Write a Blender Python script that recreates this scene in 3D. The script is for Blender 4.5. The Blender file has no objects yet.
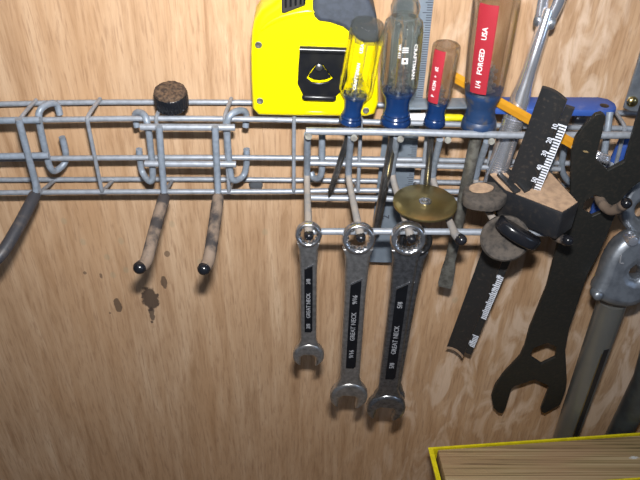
import bpy, bmesh, math, random
from mathutils import Vector, Matrix
random.seed(7)
PI = math.pi
scene = bpy.context.scene
COL = scene.collection

# ------------------------------------------------------------------ camera
F = 711.0
CAM = Vector((0.0, -0.45, 1.6))
TH, YAW, ROLL = math.radians(38), math.radians(1.6), math.radians(1.5)
c, s, ct, st = math.cos(YAW), math.sin(YAW), math.cos(TH), math.sin(TH)
FWD = Vector((s*ct, c*ct, -st)); R0 = Vector((c, -s, 0)); U0 = R0.cross(FWD)
RT = R0*math.cos(ROLL) + U0*math.sin(ROLL)
UP = U0*math.cos(ROLL) - R0*math.sin(ROLL)
cam = bpy.data.cameras.new('camera'); co = bpy.data.objects.new('camera', cam); COL.objects.link(co)
co.matrix_world = Matrix.Translation(CAM) @ Matrix((RT, UP, -FWD)).transposed().to_4x4()
cam.sensor_width = 36; cam.lens = 36*F/640; cam.clip_start = .01
scene.camera = co

def ray(px, py): return FWD + RT*((px-320)/F) + UP*((240-py)/F)
def W(px, py, Y):                      # the point at distance Y from the wall
    d = ray(px, py); return CAM + d*((-Y-CAM.y)/d.y)
def Wz(px, py, z):                     # the point at height z
    d = ray(px, py); return CAM + d*((z-CAM.z)/d.z)
def Wp(px, py, P, n):                  # the point on a plane
    d = ray(px, py); return CAM + d*((P-CAM).dot(n)/d.dot(n))
def pxm(P): return (P-CAM).dot(FWD)/F  # metres per pixel at P
def to_cam(P): return (CAM-P).normalized()

# ------------------------------------------------------------------ materials
def newmat(name):
    m = bpy.data.materials.new(name); m.use_nodes = True
    nt = m.node_tree; b = nt.nodes['Principled BSDF']; return m, nt, b
def noise(nt, scale, detail=4, mapscale=None, coord='Object', dist=0, rough=.55):
    tc = nt.nodes.new('ShaderNodeTexCoord'); n = nt.nodes.new('ShaderNodeTexNoise')
    n.inputs['Scale'].default_value = scale; n.inputs['Detail'].default_value = detail
    n.inputs['Distortion'].default_value = dist; n.inputs['Roughness'].default_value = rough
    if mapscale:
        mp = nt.nodes.new('ShaderNodeMapping'); mp.inputs['Scale'].default_value = mapscale
        nt.links.new(tc.outputs[coord], mp.inputs[0]); nt.links.new(mp.outputs[0], n.inputs['Vector'])
    else: nt.links.new(tc.outputs[coord], n.inputs['Vector'])
    return n
def ramp(nt, src, stops):
    r = nt.nodes.new('ShaderNodeValToRGB'); e = r.color_ramp.elements
    while len(e) < len(stops): e.new(.5)
    for i, (p, col) in enumerate(stops):
        e[i].position = p; e[i].color = (*col, 1) if len(col) == 3 else col
    nt.links.new(src, r.inputs[0]); return r
def mixc(nt, fac, a, b, mode='MIX'):
    m = nt.nodes.new('ShaderNodeMix'); m.data_type = 'RGBA'; m.blend_type = mode
    for sock, v in ((m.inputs[0], fac), (m.inputs[6], a), (m.inputs[7], b)):
        if hasattr(v, 'links'): nt.links.new(v, sock)
        else: sock.default_value = v if not isinstance(v, tuple) or len(v) == 4 else (*v, 1)
    return m.outputs[2]
def math_(nt, op, a, b=None):
    m = nt.nodes.new('ShaderNodeMath'); m.operation = op
    for i, v in enumerate((a, b)):
        if v is None: continue
        if hasattr(v, 'links'): nt.links.new(v, m.inputs[i])
        else: m.inputs[i].default_value = v
    return m.outputs[0]
def bump(nt, b, src, strength, dist=.001):
    bp = nt.nodes.new('ShaderNodeBump'); bp.inputs['Strength'].default_value = strength
    bp.inputs['Distance'].default_value = dist
    nt.links.new(src, bp.inputs['Height']); nt.links.new(bp.outputs[0], b.inputs['Normal'])
def simple(name, col, rough=.5, metal=0., col2=None, scale=200, lo=.4, hi=.62, bumpy=0., spec=.5, coat=0.):
    m, nt, b = newmat(name)
    b.inputs['Roughness'].default_value = rough; b.inputs['Metallic'].default_value = metal
    b.inputs['Specular IOR Level'].default_value = spec; b.inputs['Coat Weight'].default_value = coat
    if col2 is None: col2 = tuple(x*.82 for x in col)
    n = noise(nt, scale)
    r = ramp(nt, n.outputs[0], [(lo, col), (hi, col2)])
    nt.links.new(r.outputs[0], b.inputs['Base Color'])
    if bumpy: bump(nt, b, n.outputs[0], bumpy)
    return m
def clear(name, tint, body, gloss=.04, density=.1):
    m, nt, b = newmat(name); out = nt.nodes['Material Output']
    n = noise(nt, 60); nt.links.new(ramp(nt, n.outputs[0], [(.4, tint), (.65, tuple(x*.93 for x in tint))]).outputs[0], b.inputs['Base Color'])
    b.inputs['Roughness'].default_value = gloss; b.inputs['IOR'].default_value = 1.36
    b.inputs['Transmission Weight'].default_value = 1
    tr = nt.nodes.new('ShaderNodeBsdfTransparent'); tr.inputs[0].default_value = (*tint, 1)
    mx = nt.nodes.new('ShaderNodeMixShader'); mx.inputs[0].default_value = .55
    nt.links.new(tr.outputs[0], mx.inputs[1]); nt.links.new(b.outputs[0], mx.inputs[2])
    nt.links.new(mx.outputs[0], out.inputs[0]); return m

def plywood():
    m, nt, b = newmat('plywood_face')
    big = noise(nt, 1, 3, (9, 1, 2.2), dist=.6)
    g1 = noise(nt, 1, 5, (105, 1, 8), dist=.6, rough=.68)
    g2 = noise(nt, 1, 4, (520, 1, 42), dist=.4, rough=.65)
    blot = noise(nt, 1, 4, (62, 1, 17), dist=1.1)
    base = ramp(nt, g1.outputs[0], [(.28, (.31, .182, .098)), (.44, (.455, .295, .177)), (.58, (.535, .365, .232)), (.78, (.64, .475, .325))]).outputs[0]
    base = mixc(nt, ramp(nt, big.outputs[0], [(.38, (0, 0, 0)), (.7, (.6,)*3)]).outputs[0], base, (.46, .27, .14))
    base = mixc(nt, ramp(nt, g2.outputs[0], [(.5, (0, 0, 0)), (.66, (.55,)*3)]).outputs[0], base, (.28, .16, .088))
    # pale ray flecks on the right hand half of the sheet
    tc = nt.nodes.new('ShaderNodeTexCoord'); sp = nt.nodes.new('ShaderNodeSeparateXYZ'); nt.links.new(tc.outputs['Object'], sp.inputs[0])
    mr = nt.nodes.new('ShaderNodeMapRange'); mr.inputs[1].default_value = .02; mr.inputs[2].default_value = .16
    nt.links.new(sp.outputs[0], mr.inputs[0])
    fl = math_(nt, 'MULTIPLY', ramp(nt, blot.outputs[0], [(.48, (0, 0, 0)), (.62, (.75,)*3)]).outputs[0], mr.outputs[0])
    base = mixc(nt, fl, base, (.69, .53, .40))
    # oil drips with their own outline
    wn = noise(nt, 150, 3)
    for px, py, rx, rz, dens in ((150, 299, 9, 13, .9), (152, 314, 3, 8, .8), (118, 305, 4, 8, .75), (164, 283, 3.5, 7, .75), (167, 254, 3.2, 3.2, .6),
                           (101, 276, 2, 3, .6), (85, 273, 1.8, 1.8, .6), (110, 313, 1.2, 1.2, .6), (152, 322, 1.4, 1.6, .8),
                           (88, 265, 7, 9, .0)):
        P = W(px, py, 0); k = pxm(P)
        dx = math_(nt, 'DIVIDE', math_(nt, 'SUBTRACT', sp.outputs[0], P.x), rx*k)
        dz = math_(nt, 'DIVIDE', math_(nt, 'SUBTRACT', sp.outputs[2], P.z), rz*k*1.25)
        d = math_(nt, 'ADD', math_(nt, 'MULTIPLY', dx, dx), math_(nt, 'MULTIPLY', dz, dz))
        d = math_(nt, 'ADD', d, math_(nt, 'MULTIPLY', math_(nt, 'SUBTRACT', wn.outputs[0], .5), 2.2))
        f = ramp(nt, d, [(.7, (dens,)*3), (1.0, (0, 0, 0))]).outputs[0]
        base = mixc(nt, f, base, (.055, .038, .03))
    # faint green smudges
    for px, py in ((64, 221), (107, 257), (126, 270), (172, 224), (200, 262), (121, 241), (83, 242), (113, 275), (265, 232), (455, 300)):
        P = W(px, py, 0); k = pxm(P)
        dx = math_(nt, 'DIVIDE', math_(nt, 'SUBTRACT', sp.outputs[0], P.x), 3.5*k)
        dz = math_(nt, 'DIVIDE', math_(nt, 'SUBTRACT', sp.outputs[2], P.z), 5*k)
        d = math_(nt, 'ADD', math_(nt, 'MULTIPLY', dx, dx), math_(nt, 'MULTIPLY', dz, dz))
        base = mixc(nt, ramp(nt, d, [(.3, (.3,)*3), (1.0, (0, 0, 0))]).outputs[0], base, (.28, .27, .18))
    nt.links.new(base, b.inputs['Base Color']); b.inputs['Roughness'].default_value = .62
    b.inputs['Specular IOR Level'].default_value = .25
    bump(nt, b, g2.outputs[0], .12, .0006); return m

M = {}
M['ply'] = plywood()
M['wire'] = simple('silver_wire', (.31, .34, .39), .40, .3, (.24, .265, .30), 260, .42, .66)
M['wire2'] = simple('blue_grey_wire', (.25, .295, .36), .42, .2, (.19, .225, .27), 240, .42, .66)
M['dustwire'] = simple('dusty_wire', (.28, .245, .215), .75, 0, (.19, .19, .195), 90, .42, .62)
M['vinyl'] = simple('dusty_vinyl', (.19, .14, .105), .8, 0, (.035, .03, .03), 85, .44, .60, .15)
M['vinyl_dark'] = simple('dark_vinyl', (.035, .037, .045), .45, 0, (.11, .09, .08), 140, .5, .75)
M['black'] = simple('black_plastic', (.008, .009, .012), .22, 0, (.012, .012, .015), 120)
M['black_dust'] = simple('scuffed_black', (.020, .021, .023), .5, 0, (.075, .060, .05), 420, .56, .80, .1)
M['black_block'] = simple('dull_black', (.014, .015, .018), .42, 0, (.035, .030, .027), 300, .52, .80, .1)
M['blackmetal'] = simple('black_steel', (.012, .013, .016), .28, .3, (.02, .02, .02), 90)
M['yellow'] = simple('yellow_plastic', (.90, .76, .0), .32, 0, (.88, .73, .0), 40)
M['bumper'] = simple('grey_rubber', (.048, .058, .078), .6, 0, (.038, .046, .06), 300, .4, .6, .1)
M['button'] = simple('ribbed_black_button', (.035, .033, .033), .4)
M['steel'] = simple('steel', (.36, .39, .43), .32, .8, (.26, .28, .31), 90)
M['darksteel'] = simple('dark_steel_shaft', (.20, .20, .20), .3, .85, (.09, .085, .08), 120, .4, .65)
M['shaft'] = simple('shaft_steel', (.30, .30, .30), .22, .92, (.14, .135, .13), 70, .42, .66)
M['dirtysteel'] = simple('dirty_steel', (.19, .19, .17), .55, .5, (.10, .095, .085), 200, .4, .6)
M['rule'] = simple('rule_steel', (.24, .29, .35), .45, .4, (.20, .245, .30), 60)
M['mark'] = simple('dark_marking', (.05, .06, .08), .6)
M['chrome'] = simple('bright_chrome', (.88, .90, .96), .21, .88, (.80, .82, .90), 30)
M['chrome_w'] = simple('satin_chrome', (.56, .55, .54), .32, .9, (.34, .335, .325), 330, .36, .70, .12)
M['chrome_d'] = simple('dark_satin_chrome', (.34, .345, .36), .28, .92, (.17, .17, .175), 330, .36, .70, .12)
M['chrome_r'] = simple('polished_ring', (.66, .67, .70), .20, .95, (.46, .46, .47), 150)
M['recess'] = simple('dark_recess', (.010, .011, .014), .3, .4)
M['emboss'] = simple('embossed_silver', (.36, .37, .40), .4, .3)
M['white'] = simple('white_paint', (.85, .85, .85), .5)
M['scale'] = simple('white_scale', (.85, .90, 1.0), .5)
M['blue'] = simple('navy_collar', (.006, .027, .10), .22, 0, (.005, .022, .085), 90)
M['blue_dusty'] = simple('dusty_navy_collar', (.012, .036, .10), .45, 0, (.075, .068, .065), 170, .52, .74)
M['bluebar'] = simple('bright_blue_plastic', (.03, .085, .34), .45, 0, (.11, .145, .33), 110, .55, .80)
M['red'] = simple('red_label', (.36, .024, .038), .4, 0, (.33, .022, .034), 60)
M['amber'] = clear('amber_acetate', (.97, .95, .84), (.30, .26, .15))
M['clear'] = clear('smoky_acetate', (.97, .955, .89), (.33, .30, .22), density=.07)
M['clear_red'] = clear('reddish_acetate', (.965, .93, .88), (.30, .22, .17), density=.05)
M['orange'] = simple('orange_lacquer', (.52, .25, .012), .4, 0, (.45, .20, .01), 70)
M['brass'] = simple('brass', (.42, .335, .15), .30, .92, (.30, .235, .10), 40, .38, .66)
M['wrench'] = simple('worn_black_oxide', (.028, .029, .027), .5, .45, (.050, .044, .037), 420, .48, .78, .15)
M['dust'] = simple('sawdust_film', (.46, .31, .20), .9, 0, (.33, .22, .145), 220, .42, .66, .2)
M['grime'] = simple('grime', (.085, .070, .058), .85, 0, (.035, .031, .028), 260, .42, .66, .3)
M['alu'] = simple('cast_aluminium', (.31, .34, .38), .40, .75, (.21, .23, .26), 130, .40, .68, .15)
M['tube'] = simple('grey_tube', (.25, .26, .25), .32, .6, (.23, .24, .235), 30)
M['tube_d'] = simple('dark_tube', (.10, .12, .13), .36, .5, (.07, .08, .09), 60)
M['sticker'] = simple('dark_sticker', (.012, .012, .015), .5, 0, (.05, .035, .03), 500, .6, .75)
M['gold'] = simple('brass_screw', (.62, .50, .22), .25, 1.)
M['tray'] = simple('yellow_paint', (.78, .66, .01), .4)
M['yel_tip'] = simple('lime_yellow', (.72, .66, .01), .4)
M['brownknob'] = simple('rusty_dust', (.12, .075, .045), .9, 0, (.035, .022, .016), 420, .40, .60, .6)
def lumber():
    m, nt, b = newmat('old_lumber')
    g = noise(nt, 1, 3, (4, 430, 60), dist=1.0); n2 = noise(nt, 1, 3, (12, 40, 20))
    r = ramp(nt, g.outputs[0], [(.36, (.10, .07, .028)), (.48, (.33, .235, .11)), (.66, (.46, .35, .20))]).outputs[0]
    r = mixc(nt, ramp(nt, n2.outputs[0], [(.42, (0, 0, 0)), (.65, (.5,)*3)]).outputs[0], r, (.36, .21, .12))
    tc = nt.nodes.new('ShaderNodeTexCoord'); mp = nt.nodes.new('ShaderNodeMapping'); nt.links.new(tc.outputs['Object'], mp.inputs[0])
    nt.links.new(mp.outputs[0], (sx := nt.nodes.new('ShaderNodeSeparateXYZ')).inputs[0])
    Q = Wz(634, 457, W(530, 440, .052).z) - Wz(428, 447.5, W(530, 440, .052).z); wn = noise(nt, 420, 2)
    dx = math_(nt, 'DIVIDE', math_(nt, 'SUBTRACT', sx.outputs[0], Q.x), .0075); dy = math_(nt, 'DIVIDE', math_(nt, 'SUBTRACT', sx.outputs[1], Q.y), .0026)
    d = math_(nt, 'ADD', math_(nt, 'ADD', math_(nt, 'MULTIPLY', dx, dx), math_(nt, 'MULTIPLY', dy, dy)), math_(nt, 'MULTIPLY', wn.outputs[0], 1.2))
    r = mixc(nt, ramp(nt, d, [(.7, (.8,)*3), (1.0, (0, 0, 0))]).outputs[0], r, (.62, .66, .66))
    nt.links.new(r, b.inputs['Base Color']); b.inputs['Roughness'].default_value = .75
    bump(nt, b, g.outputs[0], .4, .001); return m
M['lumber'] = lumber()
M['bench'] = simple('bench_wood', (.25, .17, .10), .8)

# ------------------------------------------------------------------ mesh helpers
def worldloc(o):
    v = Vector((0, 0, 0))
    while o: v += o.location; o = o.parent
    return v
def link(name, me, mat, parent=None, base=None, smooth=40):
    o = bpy.data.objects.new(name, me); COL.objects.link(o)
    if parent is not None:
        o.parent = parent; off = worldloc(parent)
    else:
        off = base if base is not None else Vector((0, 0, 0)); o.location = off
    me.transform(Matrix.Translation(-off)); me.materials.clear(); me.materials.append(mat)
    if smooth:
        me.shade_smooth(); me.set_sharp_from_angle(angle=math.radians(smooth))
    return o
def thing(name, loc, label, cat, group=None):
    o = bpy.data.objects.new(name, None); COL.objects.link(o); o.location = loc; o.empty_display_size = .01
    o['label'] = label; o['category'] = cat
    if group: o['group'] = group
    return o
def tag(o, label, cat, group=None):
    o['label'] = label; o['category'] = cat
    if group: o['group'] = group
    return o

class MB:
    def __init__(self): self.bm = bmesh.new()
    def loops(self, rings, closed_ends=True, cyc=False):
        bm = self.bm; vs = [[bm.verts.new(p) for p in r] for r in rings]; n = len(vs[0])
        rng = range(len(vs)) if cyc else range(len(vs)-1)
        for i in rng:
            a, b = vs[i], vs[(i+1) % len(vs)]
            for j in range(n): bm.faces.new((a[j], a[(j+1) % n], b[(j+1) % n], b[j]))
        if closed_ends and not cyc:
            bm.faces.new(list(reversed(vs[0]))); bm.faces.new(vs[-1])
        return self
    def tube(self, pts, r, seg=10, smooth=2, r2=None, hint=None, cap=False):
        pts = [Vector(p) for p in pts]
        rs = list(r) if isinstance(r, (list, tuple)) else [r]*len(pts)
        for _ in range(smooth):
            if len(pts) < 3: break
            q, w = [pts[0]], [rs[0]]
            for i in range(len(pts)-1):
                a, b = pts[i], pts[i+1]
                if i > 0: q.append(a.lerp(b, .25)); w.append(rs[i]*.75+rs[i+1]*.25)
                if i < len(pts)-2: q.append(a.lerp(b, .75)); w.append(rs[i]*.25+rs[i+1]*.75)
            q.append(pts[-1]); w.append(rs[-1]); pts, rs = q, w
        n = len(pts); T = []
        for i in range(n): T.append((pts[min(i+1, n-1)]-pts[max(i-1, 0)]).normalized())
        h = Vector(hint) if hint is not None else Vector((0.3, -1, .2))
        u = (h - T[0]*h.dot(T[0])).normalized(); rings = []
        for i in range(n):
            u = (u - T[i]*u.dot(T[i])).normalized(); v = T[i].cross(u)
            k = (r2/rs[i] if r2 else 1)
            rings.append([pts[i] + u*(rs[i]*math.cos(2*PI*j/seg)) + v*(rs[i]*k*math.sin(2*PI*j/seg)) for j in range(seg)])
        if cap:
            for e, t in ((0, -T[0]), (-1, T[-1])):
                base = rings[e]; cpt = pts[e]; add = []
                for q in (.55, .9):
                    add.append([cpt + (p-cpt)*math.sqrt(1-q*q) + t*rs[e]*q for p in base])
                rings = (list(reversed(add)) + rings) if e == 0 else rings + add
        return self.loops(rings)
    def lathe(self, P, axis, prof, seg=32, e1=None, flutes=0, depth=0, pw=1):
        a = Vector(axis).normalized(); e = Vector(e1) if e1 is not None else to_cam(P)
        e = (e - a*e.dot(a)).normalized(); f = a.cross(e); rings = []
        for p in prof:
            t, r = p[0], p[1]; fl = p[2] if len(p) > 2 else 0
            ring = []
            for j in range(seg):
                an = 2*PI*j/seg
                k = 1 - depth*fl*max(0, math.cos(flutes*an))**pw if flutes else 1
                ring.append(P + a*t + (e*math.cos(an) + f*math.sin(an))*r*k)
            rings.append(ring)
        return self.loops(rings)
    def patch(self, P, axis, prof, a0, a1, off, e1=None, seg=10):
        a = Vector(axis).normalized(); e = Vector(e1) if e1 is not None else to_cam(P)
        e = (e - a*e.dot(a)).normalized(); f = a.cross(e); bm = self.bm; g = []
        for lay in (off, -.0002):
            g.append([[bm.verts.new(P + a*t + (e*math.cos(a0+(a1-a0)*j/seg) + f*math.sin(a0+(a1-a0)*j/seg))*(r+lay)) for j in range(seg+1)] for t, r in prof])
        for i in range(len(prof)-1):
            for j in range(seg):
                bm.faces.new((g[0][i][j], g[0][i+1][j], g[0][i+1][j+1], g[0][i][j+1]))
                bm.faces.new((g[1][i][j], g[1][i][j+1], g[1][i+1][j+1], g[1][i+1][j]))
        n = len(prof)
        for i in range(n-1):
            for j in (0, seg): bm.faces.new((g[0][i][j], g[0][i+1][j], g[1][i+1][j], g[1][i][j]))
        for j in range(seg):
            for i in (0, n-1): bm.faces.new((g[0][i][j], g[0][i][j+1], g[1][i][j+1], g[1][i][j]))
        return self
    def ball(self, P, r, n=12):
        return self.lathe(P, (0, 0, 1), [(-r*math.cos(PI*i/n), max(r*math.sin(PI*i/n), r*.02)) for i in range(n+1)], 16)
    def box(self, P, ax, half):
        vs = [self.bm.verts.new(P + ax[0]*half[0]*i + ax[1]*half[1]*j + ax[2]*half[2]*k) for i in (-1, 1) for j in (-1, 1) for k in (-1, 1)]
        for f in ((0, 1, 3, 2), (4, 6, 7, 5), (0, 4, 5, 1), (2, 3, 7, 6), (0, 2, 6, 4), (1, 5, 7, 3)): self.bm.faces.new([vs[i] for i in f])
        return self
    def prism(self, top, dvec):
        bm = self.bm; a = [bm.verts.new(p) for p in top]; b = [bm.verts.new(p + dvec) for p in top]; n = len(a)
        bm.faces.new(a); bm.faces.new(list(reversed(b)))
        for i in range(n): bm.faces.new((a[i], b[i], b[(i+1) % n], a[(i+1) % n]))
        return self
    def mesh(self, me):
        self.bm.from_mesh(me); return self
    def bevel(self, w, seg=2, ang=30):
        bm = self.bm; bmesh.ops.recalc_face_normals(bm, faces=bm.faces)
        es = [e for e in bm.edges if len(e.link_faces) == 2 and e.calc_face_angle(0) > math.radians(ang)]
        bmesh.ops.bevel(bm, geom=es, offset=w, segments=seg, affect='EDGES', profile=.5, clamp_overlap=True); return self
    def build(self, name, mat, parent=None, base=None, smooth=40):
        bmesh.ops.recalc_face_normals(self.bm, faces=self.bm.faces)
        me = bpy.data.meshes.new(name); self.bm.to_mesh(me); self.bm.free()
        return link(name, me, mat, parent, base, smooth)

def frame_mat(O, u, v, n): return Matrix(((u.x, v.x, n.x, O.x), (u.y, v.y, n.y, O.y), (u.z, v.z, n.z, O.z), (0, 0, 0, 1)))
def plate_mesh(outlines, thick, bev, mat4):
    cu = bpy.data.curves.new('tmp', 'CURVE'); cu.dimensions = '2D'; cu.fill_mode = 'BOTH'
    for ol in outlines:
        sp = cu.splines.new('POLY'); sp.points.add(len(ol)-1); sp.use_cyclic_u = True
        for p, q in zip(sp.points, ol): p.co = (q[0], q[1], 0, 1)
    bev = min(bev, thick*.49)
    cu.extrude = thick/2-bev; cu.bevel_depth = bev; cu.bevel_resolution = 2; cu.offset = -bev
    ob = bpy.data.objects.new('tmp', cu); me = bpy.data.meshes.new_from_object(ob)
    bpy.data.objects.remove(ob); bpy.data.curves.remove(cu); me.transform(mat4); return me
def text_mesh(body, size, mat4, depth=.0001, align='LEFT', sx=1., sp=1.):
    cu = bpy.data.curves.new('tmp', 'FONT'); cu.body = body; cu.size = size; cu.extrude = depth; cu.resolution_u = 2
    cu.align_x = align; cu.align_y = 'CENTER'; cu.space_character = sp; cu.offset = size*.012
    ob = bpy.data.objects.new('tmp', cu); me = bpy.data.meshes.new_from_object(ob)
    bpy.data.objects.remove(ob); bpy.data.curves.remove(cu)
    me.transform(mat4 @ Matrix.Diagonal((sx, 1, 1, 1))); return me
def plane_plate(pix, holes, P, n, thick, bev, name, mat, parent, rnd=0, smooth=40):
    """a flat plate whose face lies on the plane (P, n); outlines follow the seen corners"""
    u = (Vector((1, 0, 0)) - n*n.x).normalized(); v = n.cross(u)
    def loc(L):
        out = [((Wp(x, y, P, n)-P).dot(u), (Wp(x, y, P, n)-P).dot(v)) for x, y in L]
        for _ in range(rnd):
            q = []
            for i in range(len(out)):
                a, b = out[i], out[(i+1) % len(out)]
                q += [(a[0]*.75+b[0]*.25, a[1]*.75+b[1]*.25), (a[0]*.25+b[0]*.75, a[1]*.25+b[1]*.75)]
            out = q
        return out
    me = plate_mesh([loc(pix)] + [loc(h) for h in holes], thick, bev, frame_mat(P - n*thick/2, u, v, n))
    return link(name, me, mat, parent, smooth=smooth)
def tubepx(name, pts, r, mat, parent, seg=10, smooth=2, cap=False, **k):
    return MB().tube([W(*p) for p in pts], r, seg, smooth, cap=cap, **k).build(name, mat, parent)

# ------------------------------------------------------------------ the setting
def structure(o): o['kind'] = 'structure'; return o
structure(MB().box(Vector((0, .009, 1.25)), (Vector((1, 0, 0)), Vector((0, 1, 0)), Vector((0, 0, 1))), (1.5, .009, 1.25)).build('wall_back', M['ply'], smooth=0))
# ------------------------------------------------------------------ the wire rail
YF, YB = .030, .0045
rail = thing('wire_rail', W(300, 155, .017), 'long silver wire channel rail fixed across the plywood wall', 'wire rail')
def wire(L, Y, r=.0019): return tubepx('rail_wire', [(x, y, Y) for x, y in L], r, M['wire'], rail, 10, 1)
TB = [(-25, 104.8), (60, 102.6), (140, 102), (230, 102.2), (300, 103), (370, 104.5), (470, 107.5), (560, 110.5), (680, 115)]
TF = [(-25, 121), (60, 119.6), (130, 118.4), (220, 118.6), (290, 119.8), (340, 121), (400, 122.6), (470, 124.8), (560, 127.2), (680, 129.5)]
MI = [(-25, 159.5), (60, 158.3), (140, 157.6), (220, 157.4), (300, 158), (400, 159.5), (480, 161), (560, 163), (680, 166)]
BB = [(-25, 180), (60, 179.4), (200, 179), (300, 180), (400, 181.2), (480, 183), (560, 185), (680, 188)]
BF = [(-25, 193), (60, 192), (140, 191.6), (220, 191.6), (300, 191.4), (340, 190.2), (400, 190.6), (480, 192), (560, 194), (680, 198)]
for L, Y in ((TB, YB), (TF, YF), (MI, YF-.002), (BB, YB), (BF, YF)): wire(L, Y)
def yat(L, x):
    for (x0, y0), (x1, y1) in zip(L, L[1:]):
        if x0 <= x <= x1: return y0 + (y1-y0)*(x-x0)/(x1-x0)
for xt, xb in ((20, 40), (87, 102), (156, 165), (224.5, 229), (294, 293.7), (361, 358), (428, 421), (495, 484), (560, 546), (625, 608)):
    A = W(xt, yat(TF, xt), YF+.003); B = W(xb, yat(BF, xb), YF+.003)
    zb = W(xt, yat(TB, xt), YB).z; zl = W(xb, yat(BB, xb), YB).z
    P0 = Vector((A.x + .002, -YB, zb+.003)); P1 = Vector((B.x, -YB, zl-.001))
    MB().tube([P0, A + Vector((0, 0, .0015)), A.lerp(B, .06), A.lerp(B, .96), B, P1], .00135, 8, 2).build('cross_wire', M['wire'], rail)
for x, y in ((256, 183), (579, 121)):
    P = W(x, y, .0)
    MB().lathe(P, (0, -1, 0), [(0, .0052), (.003, .0052), (.004, .0042), (.004, .001)], 20).build('mounting_screw', M['steel'], rail)

# ------------------------------------------------------------------ peg hooks
RW = .0023
def peg(parent, pts, sleeve_from, rs, mat_sleeve, capmat='black', wiremat='wire2', cap_r=None):
    P = [W(*p) for p in pts]
    p = MB().tube(P, RW, 10, 2).build('peg', M[wiremat], parent)
    k = MB().tube(P[sleeve_from:], rs, 12, 2, cap=True).build('sleeve', M[mat_sleeve], p)
    e = P[-1]; d = (P[-1]-P[-2]).normalized(); r = cap_r or rs*1.04
    MB().lathe(e + d*rs*.2, d, [(-r*.5, r*.7), (-r*.2, r*1.0), (r*.35, r*.95), (r*.75, r*.65), (r*.95, r*.2)], 16).build('end_cap', M[capmat], p)
    return p
YH = .036
hk = thing('double_peg_hook', W(187, 140, YH), 'blue-grey double peg hook with two dusty sleeved pegs, holding nothing, hung on the rail', 'hook', 'peg hooks on the wire rail')
tubepx('cross_bar', [(140.5, 127, YH+.002), (235, 127.4, YH+.002)], RW, M['wire'], hk)
tubepx('cross_bar', [(145, 163.6, YH+.002), (236, 164.2, YH+.002)], RW, M['wire'], hk)
tubepx('hanger_wire', [(137, 127, .024), (134, 112.5, .022), (143, 112.5, .028), (147.5, 121, YH-.002), (151, 150, YH-.003), (153.5, 178, YH-.003), (150, 183, .034), (142, 173, .024), (140, 160, .024), (139, 149, .024)], RW, M['wire2'], hk)
tubepx('hanger_wire', [(245.5, 127, .024), (247, 112, .022), (239, 109.5, .028), (228, 116, YH-.002), (226.5, 129, YH-.003), (230, 172, YH-.003), (232.5, 182, .034), (244, 177, .024), (247, 163, .024), (246.5, 149, .024)], RW, M['wire2'], hk)
peg(hk, [(159, 126.5, YH+.006), (161.5, 160, YH+.006), (164, 189, YH+.006), (164, 198, YH+.009), (159, 214, YH+.020), (150, 248, YH+.045), (146.5, 262, .088), (140.5, 267, .094)], 3, .0042, 'vinyl')
peg(hk, [(215, 126.5, YH+.006), (216.5, 160, YH+.006), (218, 189, YH+.006), (218, 198, YH+.009), (216, 214, YH+.020), (211, 248, YH+.045), (208.5, 262, .088), (204.5, 268, .094)], 3, .0042, 'vinyl')
hl = thing('double_peg_hook', W(20, 140, YH), 'blue-grey peg hook with one dark sleeved peg at the left end of the rail', 'hook', 'peg hooks on the wire rail')
tubepx('cross_bar', [(-30, 121, YH+.002), (40, 120, YH+.002)], RW, M['wire2'], hl)
tubepx('cross_bar', [(-30, 157, YH+.002), (49, 155.5, YH+.002)], RW, M['wire2'], hl)
tubepx('hanger_wire', [(60, 115, .022), (57, 103, .020), (48, 103.5, .026), (39, 110, YH-.003), (38.5, 121, YH-.002), (47, 158, YH-.003), (50, 168, YH-.002), (54.5, 172.5, .030), (66, 163, .022), (66, 152, .022), (62, 137, .022)], RW, M['wire2'], hl)
peg(hl, [(18.5, 119, YH+.006), (28, 155, YH+.006), (37, 188, YH+.006), (34.5, 196, YH+.008), (20, 224, YH+.030), (3, 253, YH+.05), (-8, 263, .092), (-15, 262, .096)], 3, .0042, 'vinyl_dark')

# ------------------------------------------------------------------ the pegged tool rack
YT = .055
rack = thing('pegged_tool_rack', W(420, 165, .045), 'silver wire tool rack with vinyl-tipped pegs holding screwdrivers and wrenches', 'tool rack')
tubepx('top_bar', [(306, 131, YT), (400, 132, YT), (480, 134.6, YT), (545, 135.5, YT), (640, 135, YT)], .0024, M['wire'], rack, 10, 1)
tubepx('rear_bar', [(308, 163, .036), (400, 165, .036), (480, 167, .036), (560, 169, .036)], .0019, M['wire'], rack, 10, 1)
tubepx('rear_bar', [(309, 197.6, .037), (400, 199, .037), (480, 201, .037), (560, 203, .037)], .0022, M['wire'], rack, 10, 1)
tubepx('front_bar', [(309, 231.5, .077), (400, 231.3, .077), (480, 232, .077), (561, 233.4, .077)], .0023, M['wire'], rack, 10, 1)
tubepx('hanging_hook', [(322, 134, .034), (322, 160, .032), (322, 174, .031), (318, 179, .028), (313, 178, .024), (311, 172, .022)], RW, M['wire2'], rack)
tubepx('hanging_hook', [(566, 137, .034), (563, 155, .030), (561, 168, .028), (565, 178, .026), (572, 184, .024)], RW, M['wire2'], rack)
for x, y in ((308.5, 136.5), (354, 138), (400.5, 139.2), (448, 140.3), (491.5, 141.5), (538, 142)):
    MB().tube([W(x, y, YT+.0035), W(x, y-6, .032)], .0022, 10, 0).build('spacer_stub', M['dirtysteel'], rack)
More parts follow.
